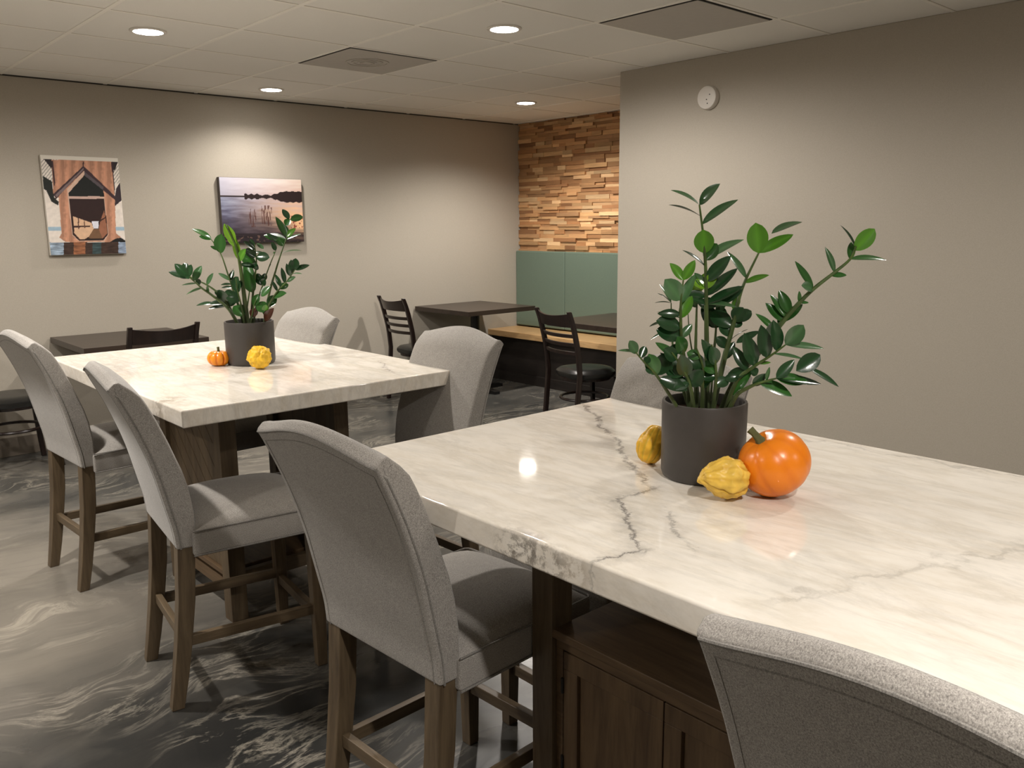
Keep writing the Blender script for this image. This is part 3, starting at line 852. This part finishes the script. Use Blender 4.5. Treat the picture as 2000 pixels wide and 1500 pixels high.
DG=(.013,.046,.015); MG=(.026,.095,.018); LG=(.07,.20,.018); BG=(.16,.34,.022); OG=(.055,.13,.05); BRN=(.05,.018,.010)
TINT={'d':DG,'m':MG,'l':LG,'b':BG,'o':OG,'r':BRN}
def plant(name,label,center,fr,ox,oy,sc,fronds,seed,potr=.0975,poth=.163):
    random.seed(seed)
    cx,cy=center
    t=empty('potted_plant',(cx,cy,TZ),0,label,'plant','potted plants in charcoal pots')
    bm=bmesh.new(); lathe(bm,[(0,.0),(potr-.010,.0),(potr-.004,.004),(potr-.001,.014),(potr,poth-.004),(potr-.0015,poth),(potr-.0065,poth),(potr-.0085,poth-.006),(potr-.0085,.02),(0,.02)],64)
    obj('pot',bm,M['pot'],t,smooth=True)
    bm=bmesh.new(); N=22; top=[]
    prof=[(potr-.009,poth-.03)]
    vs=[]
    for k in range(8):
        r=(potr-.009)*(1-k/8); vs.append([bm.verts.new((r*math.cos(a*math.pi/14),r*math.sin(a*math.pi/14),poth-.024+.008*mn.noise(Vector((r*60*math.cos(a*math.pi/14),r*60*math.sin(a*math.pi/14),seed))))) for a in range(28)])
    c=bm.verts.new((0,0,poth-.02))
    for a,b in zip(vs,vs[1:]):
        for i in range(28): bm.faces.new((a[i],a[(i+1)%28],b[(i+1)%28],b[i]))
    for i in range(28): bm.faces.new((vs[-1][i],vs[-1][(i+1)%28],c))
    obj('soil',bm,M['soil'],t,smooth=True)
    D0=cx*(-math.sin(YAW))+cy*math.cos(YAW)
    base=Vector((cx,cy,TZ))
    heading=Vector((-math.sin(YAW),math.cos(YAW),0)); toCam=-heading
    for (stem,dep,r0,leaves) in fronds:
        # stem: crop coordinates from soil to tip, dep: depth offsets (start,end)
        pts=[]; n=len(stem)
        for k,(X,Y) in enumerate(stem):
            f=k/(n-1); d=D0+dep[0]+(dep[1]-dep[0])*f
            p=unproj(ox+X/sc,oy+Y/sc,d)-base; pts.append(p)
        # keep the foot of the stem inside the pot
        q=pts[0]; rr=math.hypot(q.x,q.y)
        if rr>potr*.72: q.x*=potr*.72/rr; q.y*=potr*.72/rr
        q.z=poth-.028
        # smooth
        dense=[]
        for i in range(n-1):
            p0=pts[max(i-1,0)];p1=pts[i];p2=pts[i+1];p3=pts[min(i+2,n-1)]
            for s_ in range(5):
                u=s_/5
                dense.append(.5*((2*p1)+(-p0+p2)*u+(2*p0-5*p1+4*p2-p3)*u*u+(-p0+3*p1-3*p2+p3)*u**3))
        dense.append(pts[-1])
        bm=bmesh.new(); m=len(dense)
        tube(bm,dense,[r0*(1-.72*i/(m-1)) for i in range(m)],8)
        lay=bm.loops.layers.float_color.new('Col')
        z0=dense[0].z; z1=max(p.z for p in dense)+1e-4
        for f in bm.faces:
            for lp in f.loops:
                h=(lp.vert.co.z-z0)/(z1-z0); k=.75+.5*mn.noise(lp.vert.co*90)
                lp[lay]=((.055+.03*h)*k,(.075+.07*h)*k,.028*k,1)
        st=obj('stem',bm,M['stem'],t,smooth=True)
        if not leaves: continue
        bm=bmesh.new(); lay=bm.loops.layers.float_color.new('Col')
        for i,lf in enumerate(leaves):
            (bx,by),(tx,ty),wd,tint=lf[:4]
            # nearest stem point in picture gives the depth of the leaf foot
            best=min(range(m),key=lambda q:(lambda w_:(w_[0]-(ox+bx/sc))**2+(w_[1]-(oy+by/sc))**2)(projpx(dense[q]+base)))
            db=(dense[best]+base); dD=db.x*heading.x+db.y*heading.y
            a=unproj(ox+bx/sc,oy+by/sc,dD)-base
            if (a-dense[best]).length<.04: a=dense[best].copy()
            Lpx=math.hypot(tx-bx,ty-by)/sc; Lm=Lpx*dD/F
            swing=lf[4] if len(lf)>4 else random.uniform(-.45,.55)
            b=unproj(ox+tx/sc,oy+ty/sc,dD-swing*Lm)-base
            w_m=wd/sc*dD/F
            c=TINT[tint]; k=random.uniform(.8,1.2); c=(c[0]*k,c[1]*k,c[2]*k)
            # broad leaves face the viewer side, narrow ones are seen edge-on
            face=min(1,wd/max(1,math.hypot(tx-bx,ty-by))/.42)
            nrm=(toCam*face+Vector((0,0,1))*(1.15-face)+Vector((random.uniform(-.3,.3),random.uniform(-.3,.3),.35))).normalized()
            real_w=max(w_m*(1.0 if wd>100 or tint in 'lb' else 1.2), (b-a).length*.27)
            leaf_mesh(bm,a,b,real_w,lay,c,nrm,curl=random.uniform(.02,.14))
        obj('foliage',bm,M['leaf'],st,keep=True)
    return t
def projpx(p):
    v=CM @ (Vector(p)-Vector((0,0,CAMH)))
    return (F*v.x/v.z+1000, F*v.y/v.z+750)

P1=[
 ([(672,1480),(668,1200),(665,900),(662,650),(648,430),(620,200)],(0,.02),.0065,
  [((620,200),(445,90),60,'o'),((612,205),(745,58),72,'o'),((628,290),(430,185),26,'d'),((650,320),(862,150),58,'o'),((655,500),(645,362),126,'l',.1),
   ((665,575),(735,452),85,'m'),((676,578),(905,400),50,'o'),((660,605),(520,485),34,'d'),((700,700),(822,532),74,'d'),((715,782),(868,610),66,'d'),
   ((690,745),(738,615),66,'b'),((665,740),(575,690),60,'b'),((668,742),(600,640),50,'l'),((735,800),(538,778),56,'d'),((745,850),(865,850),36,'o'),
   ((745,850),(905,725),62,'d'),((700,860),(560,800),50,'d'),((650,760),(590,640),50,'o')]),
 ([(600,1480),(595,1200),(600,950),(606,780)],(.03,.06),.005,
  [((604,790),(570,665),70,'b'),((606,770),(660,640),60,'b'),((604,830),(700,870),60,'d'),((602,860),(540,770),50,'m')]),
 ([(560,1480),(535,1300),(505,1100),(498,940),(500,820),(515,690)],(-.02,-.05),.0055,
  [((490,830),(402,688),122,'o',.3),((492,832),(590,645),52,'o'),((488,938),(572,790),76,'l'),((520,680),(432,578),66,'l'),((528,680),(592,560),64,'l'),
   ((490,940),(348,888),38,'m'),((470,925),(350,905),50,'d'),((455,1070),(345,1010),100,'d',.2),((465,1000),(345,950),90,'d'),((500,1050),(572,975),46,'o'),((500,1185),(482,1060),84,'m'),
   ((440,1080),(365,960),80,'d'),((505,1120),(420,1150),60,'d')]),
 ([(555,1480),(470,1250),(440,1050),(436,840)],(.04,.08),.004,
  [((436,852),(330,828),18,'d'),((432,842),(356,768),14,'d'),((432,960),(294,980),20,'d'),((436,850),(365,712),16,'o'),((438,1010),(300,1075),16,'d')]),
 ([(470,1490),(420,1430),(340,1310),(265,1230),(205,1160)],(-.05,-.12),.0045,
  [((208,1165),(90,1142),26,'o'),((214,1165),(165,1085),58,'o'),((225,1200),(268,1120),46,'d'),((262,1232),(295,1190),40,'d'),((335,1300),(292,1172),104,'m',.2),((345,1310),(420,1165),96,'d'),((365,1325),(545,1405),80,'d'),((300,1285),(270,1275),50,'d')]),
 ([(590,1490),(560,1380),(500,1250),(440,1160)],(-.06,-.10),.005,
  [((560,1400),(380,1155),104,'d'),((590,1300),(500,1175),104,'d'),((540,1160),(338,1088),60,'m'),((470,1200),(390,1140),80,'d'),((560,1380),(640,1280),90,'d'),((520,1300),(400,1290),70,'d'),((540,1340),(450,1400),60,'d')]),
 ([(640,1490),(640,1360),(640,1250),(600,1130)],(-.04,-.09),.005,
  [((650,1290),(560,1165),86,'d'),((620,1420),(662,1262),80,'d'),((700,1250),(556,1195),88,'d',.3),((640,1200),(540,1160),60,'m'),((640,1320),(540,1250),80,'d'),((635,1350),(720,1270),70,'m')]),
 ([(700,1490),(725,1380),(725,1240),(700,1110)],(-.05,-.08),.005,
  [((725,1240),(640,1078),66,'d'),((738,1232),(700,1128),80,'d'),((745,1300),(640,1225),74,'m'),((700,1220),(660,1160),50,'d'),((730,1380),(810,1330),66,'d'),((720,1330),(640,1330),50,'d')]),
 ([(650,1490),(700,1250),(725,1050),(735,820)],(.05,.08),.005,
  [((728,1000),(640,850),90,'d'),((730,980),(770,860),84,'d'),((735,860),(630,830),60,'d'),((735,880),(800,800),50,'o'),((725,1010),(690,890),70,'d')]),
 ([(700,1490),(750,1330),(800,1130),(845,960),(880,800),(925,680),(1005,515)],(0,.05),.0075,
  [((1000,482),(988,318),134,'l',.1),((1004,518),(1235,384),78,'l'),((1090,388),(1290,290),54,'o'),((925,680),(808,498),30,'o'),((915,715),(1072,655),50,'l'),
   ((900,730),(758,850),60,'d'),((885,790),(835,880),50,'l'),((855,962),(960,888),72,'d'),((850,962),(905,868),84,'d'),((838,1010),(690,900),90,'d'),((835,980),(900,965),40,'d'),
   ((815,1060),(760,960),80,'d'),((800,1110),(930,1000),30,'d'),((800,1120),(730,1060),60,'d'),((790,1200),(850,1090),50,'d')]),
 ([(760,1490),(860,1330),(1000,1170),(1140,990),(1250,860),(1360,750),(1500,640),(1600,555),(1640,470)],(.0,-.06),.0075,
  [((1596,560),(1840,545),56,'m'),((1622,492),(1762,356),104,'l',.1),((1634,482),(1552,325),30,'d'),((1600,550),(1612,440),44,'m'),((1485,642),(1445,475),40,'o'),((1472,668),(1580,655),34,'m'),
   ((1362,742),(1245,565),42,'m'),((1350,762),(1290,722),60,'o'),((1280,842),(1332,836),18,'m'),((1268,840),(1270,762),22,'m'),((1200,885),(1140,755),62,'m'),((1172,900),(1088,782),46,'m'),
   ((1146,935),(1055,835),56,'m'),((1090,985),(995,905),34,'m'),((1150,945),(1290,842),60,'m'),((1130,990),(1180,880),44,'m'),((1060,1080),(1100,960),60,'d'),((860,1100),(1010,1020),46,'d')]),
 ([(780,1490),(860,1350),(980,1250),(1080,1185),(1180,1112)],(-.04,-.10),.0055,
  [((1172,1110),(1300,985),112,'o',.2),((1196,1110),(1432,1130),40,'o'),((1125,1160),(1112,952),82,'d',.1),((1052,1205),(1024,985),80,'d',.1),((968,1240),(918,1038),104,'d',.1),
   ((1116,1175),(1300,1200),30,'o'),((904,1240),(838,1118),62,'d'),((1000,1250),(1085,1225),24,'l'),((960,1262),(998,1308),50,'d'),((930,1270),(800,1310),60,'d'),((900,1320),(780,1335),50,'d'),((850,1440),(960,1270),60,'m')]),
 ([(800,1500),(860,1442),(940,1390),(1010,1360),(1120,1330)],(-.06,-.14),.006,
  [((1010,1372),(1230,1436),84,'m',.2),((1125,1325),(1330,1350),72,'m'),((1240,1290),(1416,1362),44,'d'),((968,1372),(1052,1300),50,'d'),((1165,1292),(1240,1208),60,'d'),((1250,1282),(1410,1175),96,'d'),((1330,1262),(1530,1380),30,'d'),((1060,1342),(1076,1255),12,'m')]),
 ([(620,1490),(600,1300),(560,1080),(545,900)],(.05,.1),.003,[]),
 ([(690,1490),(710,1250),(728,1050)],(.03,.05),.003,[]),
]
PL1=(1.497,1.048)
plant('near','large glossy leaved potted plant in a charcoal pot on the near marble table',PL1,0,1180,340,3.3333,P1,5,potr=.0905,poth=.168)

P2=[
 ([(650,990),(560,900),(430,790),(330,720),(285,680),(215,620)],(0,-.1),.0075,
  [((165,600),(40,578),50,'d'),((168,592),(90,508),66,'d'),((165,590),(170,498),66,'d'),((200,590),(188,498),50,'d'),((232,602),(236,515),58,'d'),((288,625),(325,525),58,'o'),((215,640),(120,612),36,'d'),
   ((150,600),(190,632),40,'d'),((284,712),(292,635),38,'d'),((262,697),(152,690),24,'o'),((310,750),(185,766),18,'o'),((365,772),(376,692),28,'o')]),
 ([(640,985),(560,870),(480,770),(370,690),(260,640),(200,600)],(.02,0),.006,
  [((372,668),(425,588),42,'o'),((440,850),(274,856),36,'d'),((525,895),(380,892),46,'d'),((540,842),(378,848),50,'d'),((560,830),(470,735),76,'d'),((500,800),(440,740),40,'d'),((590,860),(640,780),60,'d'),((600,850),(530,770),70,'d')]),
 ([(690,990),(640,860),(600,740),(550,590),(490,420),(410,300)],(.02,.05),.006,
  [((412,302),(240,190),52,'m'),((412,306),(300,262),40,'m'),((490,408),(490,250),100,'m',.1),((482,402),(400,356),30,'m'),((580,642),(592,545),32,'d'),((560,650),(468,582),26,'o'),((582,684),(490,688),26,'d'),((582,722),(492,710),26,'d'),
   ((592,772),(518,758),50,'d'),((600,700),(640,620),60,'d'),((570,650),(600,560),40,'d')]),
 ([(722,990),(700,850),(675,650),(650,480),(610,330),(530,170)],(-.02,-.04),.011,
  [((612,345),(518,162),84,'b',.0),((655,465),(600,262),60,'b',.0),((600,360),(540,230),60,'b'),((640,470),(700,380),70,'l')]),
 ([(745,990),(765,800),(785,620),(798,480),(780,340)],(.0,.02),.006,
  [((782,462),(700,382),66,'d'),((800,452),(908,452),72,'d'),((772,532),(658,420),76,'m'),((782,545),(648,510),50,'d'),((790,382),(688,310),42,'d'),((790,352),(740,296),34,'d'),((742,742),(702,560),92,'m',.1),((745,700),(700,470),80,'m'),
   ((750,560),(790,500),60,'d'),((760,760),(760,640),60,'d')]),
 ([(760,990),(800,860),(840,730),(905,540),(965,395)],(.0,.03),.005,
  [((832,692),(795,590),62,'d'),((842,652),(872,590),42,'d'),((850,525),(922,512),20,'d'),((880,372),(942,412),18,'m'),((860,380),(800,330),30,'o'),((860,420),(770,400),24,'o'),((965,400),(930,320),34,'d'),((830,700),(870,640),50,'d')]),
 ([(860,990),(905,780),(960,580),(1010,420),(1060,280)],(.0,.05),.006,
  [((1062,232),(965,100),52,'m'),((1082,122),(1020,36),42,'d'),((1088,130),(1198,100),54,'m'),((1052,262),(1032,165),52,'m'),((1062,282),(1132,198),52,'l'),((1080,302),(1180,250),26,'o'),((1022,425),(1182,378),20,'m'),((1040,345),(985,290),54,'m'),
   ((985,285),(858,262),60,'m'),((970,320),(880,235),44,'d'),((1050,180),(1080,120),50,'m')]),
 ([(850,995),(900,880),(980,745),(1060,660),(1130,560)],(-.02,-.08),.0055,
  [((1140,548),(1255,518),42,'d'),((1140,560),(1135,462),58,'d'),((1110,582),(1095,468),48,'d'),((1092,612),(1055,508),36,'d'),((1045,668),(1015,538),34,'d'),((1005,692),(960,600),32,'d'),((962,730),(930,650),22,'d'),((1062,662),(1132,620),36,'o'),
   ((1110,602),(1190,590),22,'o'),((1010,742),(1072,680),52,'m'),((930,790),(1055,760),62,'m'),((840,790),(912,702),66,'m'),((880,902),(805,845),84,'m'),((900,882),(962,780),72,'m'),((850,960),(880,860),70,'l')]),
 ([(700,990),(670,880),(640,760),(620,640)],(-.03,-.06),.005,
  [((640,752),(620,615),66,'d'),((660,742),(662,650),44,'d'),((622,990),(600,870),76,'m'),((640,960),(655,855),66,'m'),((650,800),(560,760),60,'d'),((640,840),(540,800),60,'d')]),
 ([(740,995),(770,900),(800,800)],(-.03,-.04),.004,[((760,862),(812,768),56,'m'),((790,990),(785,890),56,'r'),((820,990),(800,900),50,'r'),((870,1000),(938,892),60,'r'),((880,990),(905,900),50,'r')]),
 ([(690,990),(730,800),(760,600),(770,460)],(.04,.06),.004,[]),
]
PL2=(1.475,3.225)
plant('far','smaller leafy potted plant in a charcoal pot on the far marble table',PL2,0,320,400,4.4118,P2,9,potr=.0965,poth=.172)

# ------------------------------------------------------------------ pumpkins and gourds
def gourd_body(bm, rx, rz, ribs, depth, neck=0, wart=0, seed=0, nseg=96, nr=48, pinch=.25, base_c=(.8,.25,.01), groove_c=(.6,.14,.005), green=0):
    """body of revolution along local z with ribs; top and bottom dimples"""
    vs=[]
    for j in range(nr+1):
        ph=-math.pi/2+math.pi*j/nr
        ring=[]
        for i in range(nseg):
            a=2*math.pi*i/nseg
            g=abs(math.cos(ribs*a/2)) if ribs else 1
            g=g**.35
            r=rx*(math.cos(ph)**(.72 if neck and ph>0 else 1))*(1-depth*(1-g))
            z=rz*math.sin(ph)
            dim=pinch*rz*math.exp(-(math.cos(ph)/.38)**2)*(1 if ph>0 else .7)
            z-=dim*(1 if ph>0 else -1)
            if neck and ph>0:
                tt=math.sin(ph); r*=1-neck*.55*tt*tt; z+=neck*rz*.9*tt**3
            p=Vector((r*math.cos(a),r*math.sin(a),z))
            if wart:
                nn=mn.fractal(p*75+Vector((seed,0,0)),1,2,3); lump=mn.noise(p*48+Vector((0,seed,3)))
                p*=1+wart*(.55*nn+.9*abs(lump))
            ring.append(bm.verts.new(p))
        vs.append(ring)
    for a,b in zip(vs,vs[1:]):
        for i in range(nseg):
            bm.faces.new((a[i],a[(i+1)%nseg],b[(i+1)%nseg],b[i]))
    bmesh.ops.remove_doubles(bm,verts=bm.verts,dist=1e-6)
    lay=bm.loops.layers.float_color.new('Col')
    for f in bm.faces:
        for lp in f.loops:
            p=lp.vert.co; a=math.atan2(p.y,p.x); g=abs(math.cos(ribs*a/2)) if ribs else 1
            k=.5+.5*mn.noise(p*30+Vector((seed,1,2))); gg=min(1,g*1.6)
            c=[groove_c[q]+(base_c[q]-groove_c[q])*(gg*.8+.2*k) for q in range(3)]
            if wart:
                h=mn.noise(p*60+Vector((seed,5,1))); c=[c[q]*(1+.25*h) for q in range(3)]
            lp[lay]=(*c,1)

def rest(o, child, z):
    """shift the thing so that its lowest vertex touches height z"""
    bpy.context.view_layer.update()
    mz=min((o.matrix_basis @ v.co).z for v in child.data.vertices)
    o.location.z += z-mz

def gourd(name,label,cat,x,y,rot,rx,rz,ribs,depth,mat,neck=0,wart=0,seed=0,pinch=.25,bc=None,gc=None,stem=None,group=None):
    t=empty(name,(x,y,TZ),0,label,cat,group); t.rotation_euler=rot
    bm=bmesh.new(); gourd_body(bm,rx,rz,ribs,depth,neck,wart,seed,pinch=pinch,base_c=bc,groove_c=gc)
    b=obj('body',bm,mat,t,smooth=True,angle=80)
    if stem:
        z0,hh,rr,bend=stem
        bm=bmesh.new()
        pts=[(0,0,z0),(bend*.15,0,z0+hh*.35),(bend*.5,0,z0+hh*.7),(bend,0,z0+hh)]
        fr=frames(pts); rings=[]
        for (p,s,u),k in zip(fr,(1.5,.95,.8,.95)):
            rings.append([p+s*math.cos(a*math.pi/10)*rr*k*(1+.16*(a%4<2))+u*math.sin(a*math.pi/10)*rr*k*(1+.16*(a%4<2)) for a in range(20)])
        loft(bm,rings); obj('stem',bm,M['gstem'],t,smooth=True,angle=60)
    rest(t,b,TZ+.0005)
    return t
OR=(.86,.235,.008); OR2=(.62,.12,.004); YL=(.80,.52,.085); YL2=(.62,.36,.04); YO=(.85,.46,.03)
def dirrot(d, spin=0):
    d=Vector(d).normalized(); return (d.to_track_quat('Z','Y') @ Quaternion((0,0,1),spin)).to_euler()
# picture-left axis in room coordinates = (-cos, -sin) of the camera right
rt=Vector((CM[0][0],CM[0][1],0)).normalized(); fw=Vector((-math.sin(YAW),math.cos(YAW),0))
gourd('pumpkin','large smooth orange pumpkin leaning beside the pot on the near marble table','pumpkin',1.485,.869,dirrot(-rt*.55-fw*.08+Vector((0,0,.85)),.3),.0725,.066,9,.035,M['pumpkin'],seed=3,pinch=.18,bc=OR,gc=(.78,.19,.006),stem=(.050,.034,.0075,-.012),group='pumpkins on the marble tables')
gourd('gourd','pear shaped yellow warty gourd lying in front of the near pot','gourd',1.394,.915,dirrot(-rt*1.0-fw*.25+Vector((0,0,.12)),.5),.041,.040,9,.10,M['gourd'],neck=.55,wart=.17,seed=7,pinch=.06,bc=YL,gc=YL2,group='yellow warty gourds')
gourd('gourd','yellow ribbed gourd half hidden behind the left side of the near pot','gourd',1.488,1.182,dirrot(rt*.35+fw*.1+Vector((0,0,.9)),.2),.033,.042,11,.10,M['gourd'],neck=.25,wart=.09,seed=2,pinch=.08,bc=YO,gc=(.55,.38,.03),group='yellow warty gourds')
gourd('pumpkin','tiny glossy orange pumpkin left of the pot on the far marble table','pumpkin',1.354,3.258,dirrot(Vector((.05,0,1)),.1),.045,.034,9,.16,M['pumpkin'],seed=5,pinch=.3,bc=(.85,.30,.012),gc=OR2,stem=(.018,.026,.005,.004),group='pumpkins on the marble tables')
gourd('gourd','round knobbly yellow gourd in front of the pot on the far marble table','gourd',1.436,3.065,dirrot(-fw+rt*.3+Vector((0,0,.3)),.0),.042,.042,0,.0,M['gourd'],wart=.22,seed=12,pinch=.05,bc=(.86,.52,.03),gc=YL2,group='yellow warty gourds')
